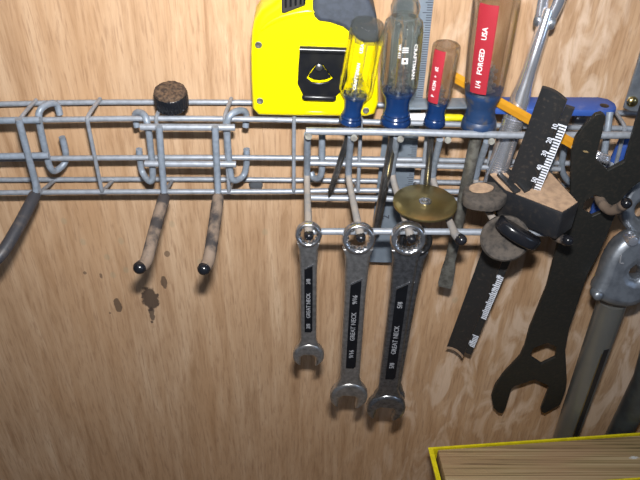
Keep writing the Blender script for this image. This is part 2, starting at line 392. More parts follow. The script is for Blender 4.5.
PEGS = ([(307.5, 134, .052), (307, 172, .034), (307, 182, .038), (308, 215, .068), (309, 236, .087)],
        [(351, 136, .052), (348, 171, .034), (349.5, 184, .040), (356, 215, .068), (361, 238, .087)],
        [(397, 137, .052), (391.5, 171, .034), (394, 184, .040), (404, 215, .068), (411.5, 239, .087)],
        [(440, 139, .052), (432, 174, .034), (434.5, 186, .040), (450, 222, .070), (455, 235, .082), (461.5, 240, .088)],
        [(487, 141, .052), (475, 176, .034), (477, 188, .040), (490, 214, .062), (495, 222, .068), (500, 230, .073)],
        [(533, 142, .052), (518, 178, .034), (522, 190, .040), (541, 220, .068), (553, 237, .080), (568, 240.5, .090)])
for i, L in enumerate(PEGS):
    P = [W(*q) for q in L]
    p = MB().tube(P[:3], .0023, 10, 1).build('peg', M['wire2'], rack)
    MB().tube(P[1:], [.0023, .0023, .0024, .0029] + [.0034]*(len(P)-5), 10, 2).build('sleeve', M['dustwire'] if i < 3 else M['vinyl'] if i == 5 else M['dustwire'], p)
    e = P[-1]; d = (P[-1]-P[-2]).normalized(); d = (d + to_cam(e)*.6).normalized(); r = .0031 if i < 3 else .0036
    MB().lathe(e, d, [(-r*1.6, r*.9), (-r*.4, r*1.05), (r*.35, r*.95), (r*.8, r*.6), (r*.95, r*.15)], 16).build('end_cap', M['black'], p)

# ------------------------------------------------------------------ hook through the dark wrench
h3 = thing('peg_hook', W(603, 150, .05), 'short peg hook curling out through the hole of the dark flat wrench', 'hook', 'peg hooks on the wire rail')
tubepx('hanger_wire', [(610, 112, .040), (607, 135, .046), (604, 155, .047), (600, 184, .045)], RW, M['wire2'], h3)
peg(h3, [(600, 180, .045), (598, 194, .048), (601, 203, .062), (609, 211, .074), (618, 209, .082), (626, 203.5, .088)], 1, .0034, 'vinyl')

# ------------------------------------------------------------------ dusty knob on the rail
kp = W(171, 97.5, .0215); ka = Vector((0, -.20, 1)).normalized(); k = pxm(kp)
kn = thing('thumbwheel', kp, 'round knurled black knob with rust-brown dusty top lying on the wire rail', 'thumbwheel')
R_ = 17*k
MB().lathe(kp - ka*.001, ka, [(-.0055, R_*.86), (-.005, R_, 1), (.004, R_, 1), (.0052, R_*.93), (.0056, R_*.85), (.0056, .001)], 96, flutes=32, depth=.05).build('rim', M['black'], kn)
b = MB(); bm = b.bm
b.lathe(kp + ka*.0042, ka, [(.0, R_*.94), (.0014, R_*.92), (.0022, R_*.75), (.0024, R_*.5), (.0021, R_*.25), (.002, .0005)], 40)
for v in bm.verts: v.co += ka*random.uniform(-.0005, .0005)
b.build('dusty_top', M['brownknob'], kn)

# ------------------------------------------------------------------ tape measure
YTF = .037
tm = thing('tape_measure', W(315, 114, .02), 'big yellow tape measure with grey bumper and black belt clip standing on the rail', 'tape measure')
nY = Vector((0, -1, 0)); PF = W(315, 70, YTF)
body = [(252, 110), (251, 82), (250.5, 55), (251.5, 34), (254, 22), (262, 11), (274, 3), (284, -7), (300, -16), (330, -19), (352, -13), (366, 0), (374, 18), (377.5, 42), (378.5, 75), (379, 104), (375, 116), (366, 118.5), (300, 118), (258, 117)]
plane_plate(body, [], PF, nY, .031, .0042, 'case', M['yellow'], tm)
# raised shoulder that runs round the slide button
plane_plate([(256, 35), (262, 26), (275, 17), (292, 12), (311, 9), (316, 13), (310, 15.5), (290, 18), (274, 24), (262, 32)], [], PF + nY*.0012, nY, .003, .0011, 'shoulder', M['yellow'], tm, 1)
plane_plate([(312, -22), (312, 10), (314, 18), (319, 22.5), (330, 24), (343, 28.5), (352, 36), (362, 44), (379.5, 44), (377, 18), (369, 0), (352, -20), (330, -24)], [], PF + nY*.0016, nY, .0345, .003, 'bumper', M['bumper'], tm)
bp = PF + nY*.0005
sl = plane_plate([(281, -14), (281.5, 13), (284, 14), (305, 6), (306, -14)], [], bp + nY*.001, nY, .018, .001, 'slide_button', M['button'], tm)
for x in (284.5, 289.5, 294.5, 299.5, 303.5):
    plane_plate([(x, -12), (x, 8.5-(x-284)*.2), (x+2.2, 8-(x-284)*.2), (x+2.2, -12)], [], bp + nY*.0022, nY, .002, .0006, 'rib', M['black'], sl)
def circ(cx, cy, rx, ry=None, n=16, a0=0): return [(cx+rx*math.cos(a0+2*PI*i/n), cy+(ry or rx)*math.sin(a0+2*PI*i/n)) for i in range(n)]
fan = [(318, 63), (313, 68), (308, 76), (306.5, 78.5), (312, 82.5), (319.5, 83.5), (328, 82), (333, 78.5), (327, 71), (323, 65)]
cl = plane_plate([(300, 46.5), (347, 48), (347.5, 78), (343, 90), (334, 98), (330, 101), (307, 100), (304, 97), (297.5, 84), (298.5, 64)], [fan], PF + nY*.0032, nY, .0016, .0006, 'belt_clip', M['blackmetal'], tm)
plane_plate([(318, 64), (313.5, 69), (309, 75.5), (308.5, 77), (314, 79.5), (320, 80.2), (327, 79), (331, 77.2), (326, 70.5), (322, 65)], [], PF + nY*.0022, nY, .0012, .0004, 'tongue', M['blackmetal'], cl)
MB().tube([W(299.5, 49.5, YTF+.0026), W(347, 51, YTF+.0026)], .0022, 12, 0).build('top_roll', M['blackmetal'], cl)
MB().tube([W(305, 97, YTF+.0028), W(333, 98, YTF+.0028)], .0022, 12, 0, cap=True).build('bottom_roll', M['blackmetal'], cl)
P = W(319, 67.5, YTF+.0038); MB().lathe(P, nY, [(-.002, .0022), (.0, .0022), (.0006, .0014), (.0007, .0003)], 16).build('rivet', M['darksteel'], cl)
for x, y in ((258.5, 45), (260, 101), (366, 110.5)):
    P = W(x, y, YTF+.0001); MB().lathe(P, nY, [(-.003, .0022), (.0002, .0022), (.0004, .0018), (.0001, .0006), (0, .0001)], 12).build('screw', M['dirtysteel'], tm)
plane_plate([(305, 111), (327, 111.5), (327, 115.5), (305, 115)], [], PF + nY*.0006, nY, .002, .0008, 'moulded_tab', M['yellow'], tm, 1)

# ------------------------------------------------------------------ screwdrivers
def along(A, B, L, f): # pixel profile: (fraction, radius in px[, flute])
    k = pxm(A.lerp(B, .5)); D = (B-A).length
    return [(q[0]*D, q[1]*k) + tuple(q[2:]) for q in L]
def driver(name, A, B, hprof, cprof, label, mat, flutes, depth, collar, shaft, tip, rshaft, shaftmat, tipkind):
    A, B = W(*A), W(*B); ax = (B-A).normalized()
    t = thing(name, B, label, 'screwdriver', 'screwdrivers standing in the tool rack')
    h = MB().lathe(A, ax, along(A, B, hprof, 0), 96, flutes=flutes, depth=depth).build('handle', mat, t)
    MB().lathe(A, ax, along(A, B, cprof, 0), 40).build('collar', collar, t)
    S0 = A.lerp(B, hprof[-1][0]-.22); S = [W(*q) for q in shaft]
    sm = MB().tube([S0, B], rshaft*.85, 12, 0)
    D = (B-S0).length
    for i in range(4): sm.lathe(S0, ax, [(D*(.05+.1*i), rshaft*.8), (D*(.07+.1*i), rshaft*1.25), (D*(.1+.1*i), rshaft*1.25), (D*(.12+.1*i), rshaft*.8)], 12)
    sm.build('tang', M['steel'], h)
    pts = [B - ax*.002] + S
    so = MB().tube(pts, rshaft, 12, 0).build('shaft', shaftmat, t)
    e, d = S[-1], (S[-1]-S[-2]).normalized()
    if tipkind == 'phillips':
        MB().lathe(e, d, [(-.002, rshaft*.98), (0, rshaft), (.004, rshaft*.55), (.006, rshaft*.25)], 16, flutes=4, depth=.3).build('tip', M['darksteel'], so)
    else:
        sd = d.cross(to_cam(e)).normalized(); n = sd.cross(d); r = rshaft
        b = MB(); ring = lambda q, w, h: [e + d*q + sd*w*a + n*h*bb for a, bb in ((-1, -1), (1, -1), (1, 1), (-1, 1))]
        b.loops([ring(-.003, r*.85, r*.85), ring(.008, r*1.25, r*.62), ring(.020, r*1.38, r*.28), ring(.0245, r*1.15, r*.16)])
        b.build('tip', shaftmat, so)
    return t, A, B, ax, h
def htext(body, A, B, frac, ang, rpx, size_px, parent, mat, align='LEFT', sx=1, down=False, name='lettering'):
    P = A.lerp(B, frac); a = (B-A).normalized(); e = to_cam(A); e = (e - a*e.dot(a)).normalized(); f = a.cross(e)
    n = e*math.cos(ang) + f*math.sin(ang); k = pxm(A.lerp(B, .5)); u = a if down else -a; v = n.cross(u)
    me = text_mesh(body, size_px*k/.72, frame_mat(P + n*rpx*k, u, v, n), .0001, align, sx)
    return link(name, me, mat, parent, smooth=0)
YS = .045
# yellow looking, small clear handle
t, A, B, ax, h = driver('screwdriver', (369, 20, YS), (350, 122.5, YS),
    [(0, 6), (.0, 11), (.012, 14.2), (.04, 16.3), (.10, 17, .6), (.16, 17.2, 1), (.5, 17.6, 1), (.62, 17.8, .9), (.66, 17.6, .2), (.69, 15.6), (.72, 13.5)],
    [(.69, 11), (.71, 12), (.735, 11.6), (.76, 10.6), (.83, 9.2), (.88, 9.2), (.90, 10.2), (.915, 9.8), (.93, 11), (.945, 10.6), (.96, 11.8), (.985, 12.2), (1.0, 11)],
    'shortest clear-handled screwdriver, tilted in front of the yellow tape measure, navy collar', M['amber'], 8, .26, M['blue'],
    [(347, 140, YS), (331, 190, .043)], 0, .0021, M['shaft'], 'phillips')
htext('CRAFTSMAN', A, B, .46, .10, 17.9, 3.4, h, M['white'], 'CENTER', 1.05); htext('USA', A, B, .20, .10, 17.6, 3.6, h, M['white'], 'CENTER', 1.05)
# big clear handle with ball end
t, A, B, ax, h = driver('screwdriver', (406.5, -4, YS), (395.5, 123, YS),
    [(0, 3), (.005, 7), (.03, 12), (.07, 14.3), (.11, 13.6), (.135, 12.5), (.155, 14), (.18, 18), (.22, 19.3, .6), (.27, 19.6, 1), (.6, 19.7, 1), (.66, 19.5, .7), (.70, 18.6, .1), (.735, 16.6)],
    [(.71, 14.5), (.73, 15.8), (.75, 15.2), (.80, 13.2), (.86, 12.8), (.885, 13), (.90, 14), (.915, 13.5), (.93, 14.8), (.945, 14.3), (.96, 15.8), (.985, 16.2), (1.0, 15)],
    'large clear smoky screwdriver with rounded ball end beside the steel rule, navy collar', M['clear'], 8, .26, M['blue'],
    [(393, 140, YS), (384.5, 185, .044), (376, 230, .043)], 0, .0031, M['shaft'], 'phillips')
htext('CRAFTSMAN', A, B, .30, -.72, 19.9, 4, h, M['white'], sx=1.15, down=True); htext('III', A, B, .36, -.2, 19.7, 6, h, M['white'])
htext('WF 412', A, B, .30, .12, 18.2, 2.6, h, M['white'], down=True, sx=1.2)
P = A.lerp(B, .42); kk = pxm(P); e = to_cam(A); e = (e-ax*e.dot(ax)).normalized(); f = ax.cross(e); n = e*math.cos(-.2)+f*math.sin(-.2)
link('square_mark', plate_mesh([[(-3*kk, -3*kk), (3*kk, -3*kk), (3*kk, 3*kk), (-3*kk, 3*kk)], [(-1.4*kk, -1.4*kk), (1.4*kk, -1.4*kk), (1.4*kk, 1.4*kk), (-1.4*kk, 1.4*kk)]], .0002, 0, frame_mat(P + n*19.8*kk, -ax, n.cross(-ax), n)), M['white'], h, smooth=0)
# small red striped
t, A, B, ax, h = driver('screwdriver', (447, 44, YS), (434, 124.5, YS),
    [(0, 2), (.0, 11.8), (.015, 13.2), (.04, 13.7, .2), (.12, 13.7, 1), (.55, 13.2, 1), (.63, 12.8, .5), (.67, 12, .1), (.71, 10.6)],
    [(.68, 9.6), (.70, 10.8), (.73, 10.4), (.80, 9.3), (.87, 9.2), (.89, 10), (.905, 9.6), (.92, 10.6), (.945, 11), (.985, 11.3), (1.0, 10.4)],
    'smallest red-striped screwdriver, between the big clear one and the big red-striped one', M['clear_red'], 6, .10, M['blue'],
    [(431, 140, YS), (427, 186, .044), (425, 205, .044)], 0, .0022, M['shaft'], 'phillips')
k = pxm(A.lerp(B, .5)); D = (B-A).length
MB().patch(A, ax, [(.03*D, 13.2*k), (.10*D, 13.7*k), (.40*D, 13.5*k), (.60*D, 13.0*k), (.66*D, 12.2*k)], -.02, .86, .0004).build('red_stripe', M['red'], h)
for bod, fr in (('#2', .24), ('+', .33), ('41294', .44), ('P', .565)):
    htext(bod, A, B, fr, .42, 14.3, 3.6, h, M['white'], 'CENTER', .85)
# large red striped
t, A, B, ax, h = driver('screwdriver', (498, -8, YS), (478, 128.5, YS),
    [(0, 4), (.0, 18.5), (.012, 21.5), (.04, 22.6, .1), (.09, 22.8, .9), (.45, 21.6, 1), (.60, 20.4, .9), (.65, 20, .3), (.685, 19.4), (.70, 18)],
    [(.68, 17.4), (.70, 18.6), (.735, 18), (.79, 15), (.84, 14.4), (.865, 15.4), (.88, 15), (.895, 16.2), (.91, 15.8), (.925, 17.2), (.95, 18.2), (.985, 18.4), (1.0, 17)],
    'largest red-striped screwdriver lettered FORGED USA, with dusty blue collar', M['clear_red'], 6, .10, M['blue_dusty'],
    [(475, 142, YS), (462, 205, .045), (450, 262, .046)], 0, .0040, M['dirtysteel'], 'flat')
k = pxm(A.lerp(B, .5)); D = (B-A).length
MB().patch(A, ax, [(.035*D, 22.2*k), (.09*D, 22.8*k), (.40*D, 21.8*k), (.60*D, 20.5*k), (.66*D, 20*k)], -.14, .70, .0004).build('red_stripe', M['red'], h)
htext('1/4', A, B, .59, .28, 21.8, 5.2, h, M['white'], 'CENTER', .95); htext('FORGED', A, B, .42, .28, 22.9, 5.2, h, M['white'], 'CENTER', .95); htext('USA', A, B, .225, .28, 23.2, 5.2, h, M['white'], 'CENTER', .95)

# ------------------------------------------------------------------ steel rule
ru = thing('steel_rule', W(390, 240, .014), 'grey graduated steel rule hanging behind the screwdrivers and the rail wires', 'ruler')
PR = W(400, 130, .0165)
plane_plate([(399.5, -12), (435, -12), (404.5, 263), (368.5, 262)], [], PR, nY, .0009, .0001, 'blade', M['rule'], ru)
b = MB(); X = Vector((1, 0, 0)); Z = Vector((0, 0, 1)); Yv = Vector((0, 1, 0))
E0, E1 = W(434.3, -8, .0166), W(404, 260, .0166); i = 0
D = (E1-E0).length; dd = (E1-E0).normalized(); sd = dd.cross(Yv).normalized()
if sd.x > 0: sd = -sd
while i*.0016 < D:
    L = .0058 if i % 8 == 0 else .0046 if i % 4 == 0 else .0034
    b.box(E0 + dd*i*.0016 + sd*L/2, (sd, dd, Yv), (L/2, .00022, .0001)); i += 1
b.build('graduations', M['mark'], ru, smooth=0)
for bod, x, y in (('2', 386, 217), ('3', 394, 165), ('4', 416, 40)):
    link('numeral', text_mesh(bod, .0075, frame_mat(W(x, y, .0168), Vector((0, 0, 1)), Vector((-1, 0, 0)), nY), align='CENTER'), M['mark'], ru, smooth=0)

# ------------------------------------------------------------------ blue handled tool, marker, pencil on the rail
zt = W(560, 112, .0315).z + .0055
bt = thing('scraper', Wz(560, 105, zt), 'flat grey blade with bright blue plastic handle lying along the rail top', 'hand tool')
def zprism(pix, z, th, name, mat, par, bev=.0008, rnd=0):
    L = [Wz(x, y, z) for x, y in pix]
    for _ in range(rnd):
        q = []
        for i in range(len(L)): a, b_ = L[i], L[(i+1) % len(L)]; q += [a.lerp(b_, .25), a.lerp(b_, .75)]
        L = q
    b = MB().prism(L, Vector((0, 0, -th)))
    if bev: b.bevel(bev, 2, 40)
    return b.build(name, mat, par)
hd = zprism([(486, 96.5), (598, 96.8), (608, 98.5), (615, 103), (617, 107.5), (612, 110.5), (598, 110.6), (486, 108)], zt, .0045, 'handle', M['bluebar'], bt)
MB().lathe(Wz(604.5, 105.5, zt+.00012), (0, 0, 1), [(-.002, .0030), (.0, .0030), (.0001, .0026), (.0001, .0001)], 20).build('hanging_hole', M['blackmetal'], hd)
zprism([(392, 98.5), (488, 97.5), (488, 106.5), (392, 108.5)], zt-.001, .0014, 'blade', M['rule'], bt, .0003)
mk = thing('marker', W(430, 117, .02), 'thin white stick with lime-yellow tip lying behind the navy screwdriver collars', 'marker')
A, B = W(396, 117, .0205), W(463, 117.6, .0205); ax = (B-A).normalized(); L = (B-A).length
MB().lathe(A, ax, [(0, .0025), (.001, .0032), (L*.70, .0032), (L*.71, .0026)], 16).build('barrel', M['white'], mk)
MB().lathe(A, ax, [(L*.70, .0024), (L*.72, .0026), (L*.97, .0023), (L, .0016)], 16).build('tip', M['yel_tip'], mk)
pc = thing('pencil', W(515, 110, .045), 'orange pencil slanting behind the chrome bar and black sliding gauge', 'pencil')
A, B = W(449, 74, .022), W(574, 144.5, .0605)
MB().tube([A, B], .0036, 6, 0).build('shaft', M['orange'], pc, smooth=20)
d = (B-A).normalized()
MB().lathe(B, d, [(-.001, .0034), (.0, .0034), (.008, .0012), (.010, .0004)], 12).build('point', M['lumber'], pc)

# ------------------------------------------------------------------ chrome flex bar
fb = thing('flex_bar', W(500, 170, .04), 'shiny chrome flex-head bar with knurled grip leaning on the rail', 'breaker bar')
A, B = W(549, 8, .024), W(489.5, 196, .0445); ax = (B-A).normalized(); L = (B-A).length; k = pxm(A.lerp(B, .5))
MB().lathe(A, ax, [(0, 5.2*k), (.01*L, 6.2*k), (.30*L, 6.8*k), (.37*L, 7.6*k), (.46*L, 10*k), (.53*L, 10.8*k), (.55*L, 10.8*k)], 32).build('rod', M['chrome'], fb)
g = MB(); a_ = ax; e = to_cam(A); e = (e-a_*e.dot(a_)).normalized(); f = a_.cross(e); rings = []
N, NS = 90, 48
for i in range(N):
    t = .55 + .45*i/(N-1); rr = 10.9*k*(1 if i not in (0, N-1) else .9)
    rings.append([A + a_*t*L + (e*math.cos(2*PI*j/NS) + f*math.sin(2*PI*j/NS))*rr*(1+.016*(math.sin(i*1.25+j*2*PI/NS*12)*math.sin(i*1.25-j*2*PI/NS*12)*2)) for j in range(NS)])
g.loops(rings).build('knurled_grip', M['chrome'], fb, smooth=60)
yk = MB(); sd = a_.cross(to_cam(A)).normalized()
for sg in (-1, 1):
    yk.tube([A + a_*.010 + sd*sg*.0016, A + sd*sg*.0042, A - a_*.012 + sd*sg*.0048, A - a_*.022 + sd*sg*.0046], .0026, 12, 1, r2=.004)
yk.build('yoke', M['chrome'], fb)
MB().lathe(A - sd*.0068 + a_*.008, sd, [(0, .0015), (.0006, .0034), (.002, .0042), (.0035, .0042), (.004, .003), (.0096, .003), (.0101, .0042), (.0116, .0042), (.013, .0034), (.0136, .0015)], 20, e1=to_cam(A)).build('pivot_pin', M['steel'], fb)

# ------------------------------------------------------------------ sliding gauge
sg_ = thing('sliding_gauge', W(520, 205, .06), 'black sliding gauge with white scale, dusty block and round thumb knob', 'measuring gauge')
ZB = W(505, 215, .078).z + .012
G0, G1 = W(456, 349, .022), W(555, 92.5, .075)           # rail axis, low to high
gu = (G1-G0).normalized(); gn = to_cam((G0+G1)/2); gn = (gn - gu*gn.dot(gu)).normalized(); gr = gu.cross(gn)
GL = (G1-G0).length
# concave section rail
b = MB(); rings = []
hw0 = 14.2*pxm(G0); hw1 = 13.2*pxm(G1)
hw = .0080
sec = [(-hw + 2*hw*i/10, .0026*((2*i/10-1)**2)) for i in range(11)]
sec = sec + [(x, z-.0026) for x, z in reversed(sec)]
for q in (0, 1): rings.append([G0 + gu*(q*GL) + gu*(-.002*(x/hw)) + gr*x + gn*z for x, z in sec])
rl = b.loops(rings).build('rail', M['black_dust'], sg_, smooth=30)
b = MB()
for e_, q in ((0, -.0004), (1, GL+.0003)):
    pass
# dusty lower end
rings = [[G0 + gu*q + gu*(-.002*(x/hw)) + gr*x + gn*z for x, z in sec] for q in (-.0035, -.0001)]
b.loops(rings).build('dusty_end', M['dust'], rl, smooth=30)
# narrow scale bar on the right side of the rail
sw = .0027
sc0 = gr*(hw+sw+.0002) + gn*.0002
b = MB().box(G0 + gu*(GL*.5-.002) + sc0, (gr, gu, gn), (sw, GL*.5-.004, .0012)); sb = b.build('scale_bar', M['black_dust'], sg_)
dist = .00225
for q0, q1 in ((.93, .60), (.40, .20), (.11, .05)):
    b = MB(); q = GL*q0; i = 0
    b.box(G0 + gu*GL*(q0+q1)/2 + sc0 + gr*sw*.93 + gn*.0013, (gr, gu    , gn), (sw*.05, GL*(q0-q1)/2, .0001))
    while q > GL*q1:
        L = sw*1.5 if i % 5 else sw*1.95
        b.box(G0 + gu*q + sc0 + gr*(sw-L/2) + gn*.0013, (gr, gu, gn), (L/2, .00055, .00012)); q -= dist; i += 1
    b.build('graduations', M['scale'], sb, smooth=0)
for bod, x, y in (('10', 555, 127), ('20', 549.5, 140.5), ('30', 544.5, 153.5), ('40', 539.5, 167.5), ('50', 534.5, 180), ('80', 499, 277), ('90', 494, 290), ('110', 471, 343)):
    o = Wp(x, y, G0 + gn*.0035, gn)
    link('numeral', text_mesh(bod,   .0044, frame_mat(o, gu, -gr, gn), align='CENTER'), M['scale'], sb, smooth=0)
# slider block
top = [(488, 173), (513, 165.5), (550, 169.5), (579.5, 202.5), (563, 213.5), (505, 191)]
TH_B = .021
blk = zprism(top, ZB, TH_B, 'slider_block', M['black_block'], sg_, .0012)
zprism([(490, 174), (513, 167), (549, 171), (577.5, 202), (562.5, 211.5), (506, 189.5)], ZB+.0005, .0006, 'dust_layer', M['dust'], blk, 0)
for L in ([(497, 173.5), (501, 172), (521, 189.5), (515, 192)], [(506, 170), (510, 168.8), (531, 188), (525, 191)]):
    zprism(L, ZB+.0022, .002, 'slot_rib', M['black_dust'], blk, .0003)
lv = zprism([(462.5, 190), (466, 184), (479, 181), (500, 181), (510, 194), (499, 203), (477, 201.5), (465, 198)], ZB-.0015, .0080, 'lock_lever', M['grime'], sg_, .0015, 1)
zprism([(468, 188), (472, 184), (482, 182), (493, 185.5), (494, 189), (486, 192), (474, 192)], ZB-.0004, .0008, 'dust_layer', M['dust'], lv, 0, 1)
KP = W(505, 239, .083); kax = (to_cam(KP)*.75 + Vector((0, -.45, -.15))).normalized(); k = pxm(KP)
kb = MB().lathe(KP - kax*.004, kax, [(-.004, 18*k), (-.003, 22*k), (.001, 24*k), (.004, 24.5*k), (.0055, 22*k), (.0045, 18*k), (.003, 15*k), (.003, 1*k)], 40).build('thumb_knob', M['grime'], sg_)
def kpt(x, y, h): return Wp(x, y, KP + kax*h, kax)
Wa, Wb = kpt(498, 220, 0), kpt(537.5, 244, 0); wd = (Wb-Wa).normalized(); wl_ = (Wb-Wa).length; wv = kax.cross(wd)
ol = [(wl_*.5 + wl_*.52*math.cos(PI*i/20), .0125*math.sin(PI*i/20)**.75) for i in range(21)] + [(0, -.003), (wl_, -.003)]
me = plate_mesh([ol], .0088, .0026, frame_mat(Wa, wd, kax, wd.cross(kax))); link('wing', me, M['black'], kb)
MB().tube([KP - kax*.004, KP - kax*.004 + (W(505, 210, .066)-KP)*.8], .0042, 14, 0).build('clamp_screw', M['darksteel'], kb)

# ------------------------------------------------------------------ large flat wrench
Q0, Q1 = W(590, 205, .058), W(530, 400, .022)
wn_ = Vector((1, 0, 0)).cross((Q0-Q1).normalized()).normalized()
if wn_.dot(to_cam(Q0)) < 0: wn_ = -wn_
fw = thing('flat_wrench', Q0, 'long dark flat steel wrench with open jaws at both ends and hexagonal holes', 'wrench')
outer = [(605.5, 116), (602, 113.5), (596, 115), (585, 126), (576, 138), (571.5, 152), (571, 178), (570, 200), (562, 228), (546.5, 288), (529.5, 329), (525, 346), (520, 357), (503, 375), (495, 386.5), (491.5, 397), (493.5, 408), (498.5, 413), (502.5, 413.5), (505.5, 409),
         (511.5, 389), (514.5, 386.5), (535, 379.5), (549, 386), (548, 391), (541, 409), (541.5, 412), (545, 413.5), (560, 405), (565.5, 391), (567, 381), (565.5, 350), (569, 330), (587, 276), (602, 247), (615, 216), (624, 197), (633, 187), (648, 176), (664, 158), (672, 132), (668, 112), (660, 102), (650, 101), (641, 108), (637, 120), (625, 162), (608, 171), (595.5, 159), (603, 130)]
fb_ = plane_plate(outer, [[(582.5, 210.5), (584.5, 202), (595, 195), (605, 199), (604, 211.5), (592.5, 216.5)], [(530, 357), (533.5, 348.5), (547, 343), (557, 347), (555.5, 358), (541.5, 364.5)]], Q0, wn_, .0030, .0004, 'blade', M['wrench'], fw, smooth=30)

# ------------------------------------------------------------------ things half hidden behind the wrench
bh = thing('blue_tool_handle', W(610, 180, .026), 'blue plastic tool handle standing behind the dark flat wrench', 'hand tool')
tubepx('handle', [(628, 132, .026), (620, 153, .026), (606, 186, .025), (594, 216, .024)], [.0036, .0046, .0052, .004], M['bluebar'], bh, 14, 1, True)
A, B = W(594, 154, .052), W(609, 160.5, .055); ax = (B-A).normalized(); L = (B-A).length; k = pxm(A)
fer = MB().lathe(A, ax, [(0, 3.6*k), (.0006, 4.6*k, 1), (L*.35, 4.6*k, 1), (L*.36, 4*k), (L*.42, 4*k), (L*.43, 4.6*k, 1), (L*.93, 4.6*k, 1), (L, 3.6*k)], 48, flutes=16, depth=.1).build('knurled_ferrule', M['chrome'], None, A)
tag(fer, 'tiny chrome knurled ferrule seen in the upper jaw of the dark flat wrench', 'ferrule')
sb_ = thing('steel_strip', W(640, 100, .03), 'grey steel strip with a brass screw standing on the rail at the right edge', 'bracket')
n2 = Vector((0, -1, .12)).normalized(); P2 = W(632, 100, .034)
plane_plate([(645, 38), (639.5, 58), (624, 108), (630, 111.5), (662, 114), (678, 60), (684, 38)], [], P2, n2, .0025, .0006, 'strip', M['alu'], sb_)
P = Wp(632, 101.5, P2, n2)
MB().lathe(P, n2, [(-.001, .0036), (.001, .0036), (.0022, .0026), (.0026, .001), (.0026, .0001)], 20).build('screw', M['gold'], sb_)

# ------------------------------------------------------------------ tube bender
tb = thing('tube_bender', W(620, 280, .04), 'silver cast tube bender with two grey tube handles at the right edge', 'pipe bender')
nb = (Vector((0, -1, .25))).normalized(); PB = W(620, 260, .052)
plane_plate([(629, 238), (618, 246), (608, 262), (601.5, 283), (596, 291), (597, 300), (605, 305), (618, 309), (634, 310), (652, 300), (664, 262), (650, 238), (638, 234)],
            [[(631, 273), (640, 266), (646, 280), (634, 281)]], PB, nb, .018, .0065, 'bending_shoe', M['alu'], tb, 1, 60)
plane_plate([(656, 170), (640, 178), (629, 190), (623, 204), (620.5, 218), (625, 227), (634, 236), (650, 244), (672, 240), (685, 205), (680, 178)],
            [circ(643, 212, 6.5, 9)], PB + nb*.004 + Vector((0, .012, 0)), nb, .012, .004, 'forming_head', M['alu'], tb, 1, 60)
P = Wp(598.5, 296, PB, nb); MB().lathe(P - nb*.001, nb, [(-.006, .0040), (.001, .0040), (.0022, .003), (.0028, .001)], 18).build('rivet', M['alu'], tb)
P = Wp(632, 240, PB, nb); MB().lathe(P, nb, [(-.006, .0046), (.0012, .0046), (.003, .0034), (.0036, .001)], 18).build('rivet', M['chrome'], tb)
MB().tube([Wp(621, 255, PB + nb*.0006, nb), Wp(620, 263, PB + nb*.0006, nb), Wp(623.5, 263.5, PB + nb*.0006, nb)], .0006, 6, 0).build('cast_mark', M['emboss'], tb)
A, B = W(613, 299, .040), W(557, 462, .0135); ax = (B-A).normalized(); r = .0113
MB().tube([A, B], r, 28, 0).build('tube_handle', M['tube'], tb)
L = (B-A).length
MB().patch(A, ax, [(L*.20, r), (L*.74, r)], -1.0, -.58, .0003, e1=to_cam(A)).build('sticker', M['sticker'], tb)
MB().patch(A, ax, [(L*.22, r), (L*.73, r)], -.55, -.50, .0003, e1=to_cam(A)).build('sticker_edge', M['brass'], tb)
A, B = W(664, 345, .042), W(605, 462, .0135)
MB().tube([W(668, 215, .045), A, B], r, 28, 1).build('tube_handle', M['tube_d'], tb)

# ------------------------------------------------------------------ brass disc
dp = W(425, 202.5, .066)
bd = thing('brass_disc', dp, 'flat round brass disc with a steel centre rivet resting on the rack pegs', 'disc')
k = pxm(dp); r = 32*k
MB().lathe(dp, (0, 0, 1), [(-.0012, r*.2), (-.0012, r*.97), (-.0009, r), (.0003, r), (.0007, r*.97), (.0007, .003)], 64).build('plate', M['brass'], bd)
MB().lathe(dp, (0, 0, 1), [(.0004, .0042), (.0012, .0042), (.0014, .0036), (.0014, .0026), (.0024, .0024), (.0027, .0014), (.0027, .0002)], 24).build('rivet', M['chrome_r'], bd)

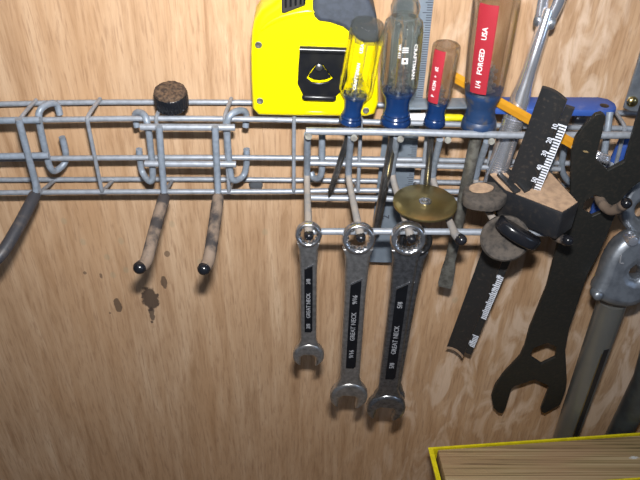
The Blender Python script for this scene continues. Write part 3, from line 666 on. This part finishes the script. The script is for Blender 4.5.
# ------------------------------------------------------------------ combination wrenches
def wrench(P0, P1, ring_px, hole_px, sw0, sw1, jaw_px, tilt, mats, label, words, wsize, wfrac):
    A, B = W(*P0), W(*P1); u = (B-A).normalized(); n = to_cam(A)
    n = Vector((0, -1, 0)); n = (n - u*n.dot(u)).normalized(); v = n.cross(u)   # right-handed (u, v, n)
    if abs(u.cross(v).dot(n)-1) > .01: v = -v
    L = (B-A).length; k0, k1 = pxm(A), pxm(B)
    t = thing('combination_wrench', A, label, 'wrench', 'combination wrenches on the rack pegs')
    # box end, tilted up like the real offset ring
    rn = (n + Vector((0, 0, .30))).normalized(); R, H = ring_px*k0, hole_px*k0; th = R*.36
    a = rn; e = (u - a*u.dot(a)).normalized(); f = a.cross(e); prof = []
    for q in range(20):
        an = 2*PI*q/20; prof.append(((R+H)/2 + (R-H)/2*math.cos(an), th*math.sin(an)))
    rings = []
    for j in range(72):
        an = 2*PI*j/72
        rings.append([A + (e*math.cos(an) + f*math.sin(an))*(rr - (.055*H*(1+math.cos(12*an)) if rr < (R+H)/2 - (R-H)*.2 else 0)) + a*z for rr, z in prof])
    MB().loops(rings, cyc=True).build('box_end', mats[1], t)
    # open jaw
    RJ = jaw_px*k1; w = RJ*.47; c0 = L - RJ*.80; bt_ = tilt; xr = math.sqrt(RJ*RJ - w*w)
    def rot(x, y): return (c0 + x*math.cos(bt_) - y*math.sin(bt_), x*math.sin(bt_) + y*math.cos(bt_))
    a0 = math.asin(w/RJ); ol = []
    N = 14
    for i in range(N+1):
        an = math.radians(176) - (math.radians(176)-a0-.10)*i/N; sx = RJ*(1.12 if an > 1.8 else 1.0)
        ol.append(rot(sx*math.cos(an), RJ*math.sin(an)))
    ol += [rot(xr*.96, w), rot(.06*RJ, w), rot(-.12*RJ, w*.62), rot(-.12*RJ, -w*.62), rot(.06*RJ, -w), rot(xr*.98, -w)]
    for i in range(N+1):
        an = -(a0+.22) - (math.radians(176)-a0-.22)*i/N; sx = RJ*(1.12 if an < -1.8 else 1.0)
        ol.append(rot(sx*math.cos(an), RJ*math.sin(an)))
    hs = sw1*k1*.5
    TJ = RJ*.55
    me = plate_mesh([ol], TJ, TJ*.30, frame_mat(A + n*.0, u, v, n)); link('open_jaw', me, mats[2], t, smooth=50)
    # shank
    s0 = R*.80; s1 = c0 - RJ*1.45
    h0 = sw0*k0*.5; TS = R*.52
    sh = [(s0-R*.12, -h0*1.25), (s0 + R*.5, -h0*1.02), (s0 + (s1-s0)*.3, -h0*.9*.5-hs*.5), (s1, -hs), (s1 + RJ*.55, -hs*1.32), (c0 - RJ*.45, -min(hs*2.05, RJ*.80)), (c0 - RJ*.45, min(hs*2.05, RJ*.80)), (s1 + RJ*.55, hs*1.32), (s1, hs), (s0 + (s1-s0)*.3, h0*.9*.5+hs*.5), (s0 + R*.5, h0*1.02), (s0-R*.12, h0*1.25)]
    me = plate_mesh([sh], TS, TS*.35, frame_mat(A, u, v, n)); so = link('shank', me, mats[0], t, smooth=50)
    # dark recessed panel with raised lettering
    p0, p1 = s0 + (s1-s0)*.20, s0 + (s1-s0)*.90; pw = min(h0, hs)*.50
    me = plate_mesh([[(p0 + pw*1.3, -pw), (p1, -pw), (p1 + pw*.1, pw*.6), (p1 - pw*.6, pw), (p0, pw)]], .0006, .0002, frame_mat(A + n*(TS/2), u, v, n))
    link('recess', me, M['recess'], so)
    me = plate_mesh([[(p0 + pw*1.3, -pw*1.1), (p0 - pw*.1, pw*1.15), (p0 - pw*.6, pw*1.15), (p0 + pw*.9, -pw*1.1)]], .001, .0003, frame_mat(A + n*(TS/2), u, v, n))
    link('recess_edge', me, M['chrome_r'], so)
    if words:
        for wd, fr in zip(words, wfrac):
            O = A + u*(p0 + (p1-p0)*fr) + n*(TS/2 + .0004)
            uu = -u; vv = n.cross(uu)
            link('lettering', text_mesh(wd, wsize, frame_mat(O, uu, vv, n), .00012, 'CENTER', .95, 1.05), M['emboss'], so, smooth=0)
    return t
mw, md = (M['chrome_w'], M['chrome_r'], M['chrome_w']), (M['chrome_d'], M['chrome_r'], M['chrome_d'])
YW = .081
wrench((308.5, 234, YW), (308.5, 363, YW), 13.6, 8.2, 19, 15, 15.5, -.06, mw, 'shortest combination wrench, on the first peg under the tape measure', ('3/8', 'GREAT NECK', '3/8'), .0040, (.22, .58, .90))
wrench((358.5, 238, YW), (348, 404.5, YW), 17.0, 10.4, 25, 18.5, 18.6, -.10, mw, 'middle combination wrench of the row, stamped 9/16', ('9/16', 'GREAT NECK', '9/16'), .0048, (.20, .50, .82))
wrench((408, 238, YW), (384.5, 416.5, YW), 18.2, 11.0, 26, 19, 19.2, -.12, md, 'longest combination wrench, stamped 5/8, below the brass disc', ('5/8', 'GREAT NECK', '5/8'), .0050, (.20, .56, .84))
wrench((415, 240, .0715), (387.5, 405, .0715), 17.5, 11.0, 25, 18.5, 15.5, -.2, (M['chrome_d'], M['blackmetal'], M['chrome_d']), 'dark combination wrench half hidden directly behind the one stamped 5/8', None, 0, ())

# ------------------------------------------------------------------ yellow tray with a board
ZT = W(530, 440, .052).z
tr = thing('storage_tray', Wz(560, 460, ZT) - Vector((0, 0, .17)), 'yellow open tray below the tools at the lower right', 'tray')
O = Wz(428, 447.5, ZT); E = Wz(640, 432.5, ZT); tu = (E-O).normalized(); tv = Vector((0, 0, 1)).cross(tu); 
if tv.y > 0: tv = -tv
LT = .32; DT = abs((Wz(640, 479, ZT)-O).dot(tv)); HT = .17; wl = .0016
def bx(u0, u1, v0, v1, z0, z1, mb=None):
    mb = mb or MB(); return mb.box(O + tu*((u0+u1)/2) + tv*((v0+v1)/2) + Vector((0, 0, (z0+z1)/2)), (tu, tv, Vector((0, 0, 1))), ((u1-u0)/2, (v1-v0)/2, (z1-z0)/2))
TP = .042                                            # the left end slopes inwards to the foot
def tz(u, v, z): return O + tu*u + tv*v + Vector((0, 0, z))
for v in (0, DT-wl): MB().prism([tz(0, v, 0), tz(LT, v, 0), tz(LT, v, -HT), tz(TP, v, -HT)], tv*wl).build('side_panel', M['tray'], tr)
MB().prism([tz(0, wl, 0), tz(.0042, wl, 0), tz(TP+.0042, wl, -HT), tz(TP, wl, -HT)], tv*(DT-2*wl)).build('end_panel', M['tray'], tr)
bx(LT-wl, LT, wl, DT-wl, -HT, 0).build('end_panel', M['tray'], tr)
bx(.0098, LT-wl, wl, DT-wl, -.019, -.016).build('floor_panel', M['tray'], tr)
bd_ = bx(.0084, LT-.01, wl+.0006, DT-wl-.0006, -.016, -.0010).bevel(.0012, 2).build('lumber_board', M['lumber'], None, O)
bd_.data.transform(Matrix.Identity(4))
tag(bd_, 'weathered brown timber board with fine grain lying inside the yellow tray', 'board')
structure(MB().box(Vector((0, -.19, ZT-HT-.0205)), (Vector((1, 0, 0)), Vector((0, 1, 0)), Vector((0, 0, 1))), (1.5, .19, .02)).build('workbench_top', M['bench'], smooth=0))

# ------------------------------------------------------------------ light: the camera's own flash, weak room light and an added overhead fill
fl = bpy.data.lights.new('camera_flash', 'AREA'); fl.shape = 'RECTANGLE'; fl.size = .026; fl.size_y = .014; fl.energy = 2.3; fl.color = (1, .985, .97)
fo = bpy.data.objects.new('camera_flash', fl); COL.objects.link(fo)
fp = CAM + UP*.057 + RT*.006 - FWD*.004
fo.location = fp; fo.rotation_euler = ray(235, 115).to_track_quat('-Z', 'Y').to_euler(); fl.spread = math.radians(122)
def area(name, loc, target, sx, sy, energy, col):
    l = bpy.data.lights.new(name, 'AREA'); l.shape = 'RECTANGLE'; l.size = sx; l.size_y = sy; l.energy = energy; l.color = col
    o = bpy.data.objects.new(name, l); COL.objects.link(o); o.location = loc
    o.rotation_euler = (Vector(target)-Vector(loc)).to_track_quat('-Z', 'Y').to_euler(); return o
area('garage_daylight', (1.5, -1.3, 2.0), (0, 0, 1.3), .45, .7, 3.4, (.55, .72, 1))
area('overhead_fill', (-.25, -.75, 2.45), (0, -.1, 1.3), 1.2, .12, 2.4, (.92, .96, 1))  # added unseen fill strip overhead, gives the metals something bright to reflect
w = bpy.data.worlds.new('room'); scene.world = w; w.use_nodes = True
bg = w.node_tree.nodes['Background']; bg.inputs[0].default_value = (.62, .74, 1, 1); bg.inputs[1].default_value = .07

vs = scene.view_settings; vs.view_transform = 'Standard'; vs.look = 'None'; vs.exposure = 0; vs.gamma = 1
vs.use_curve_mapping = False
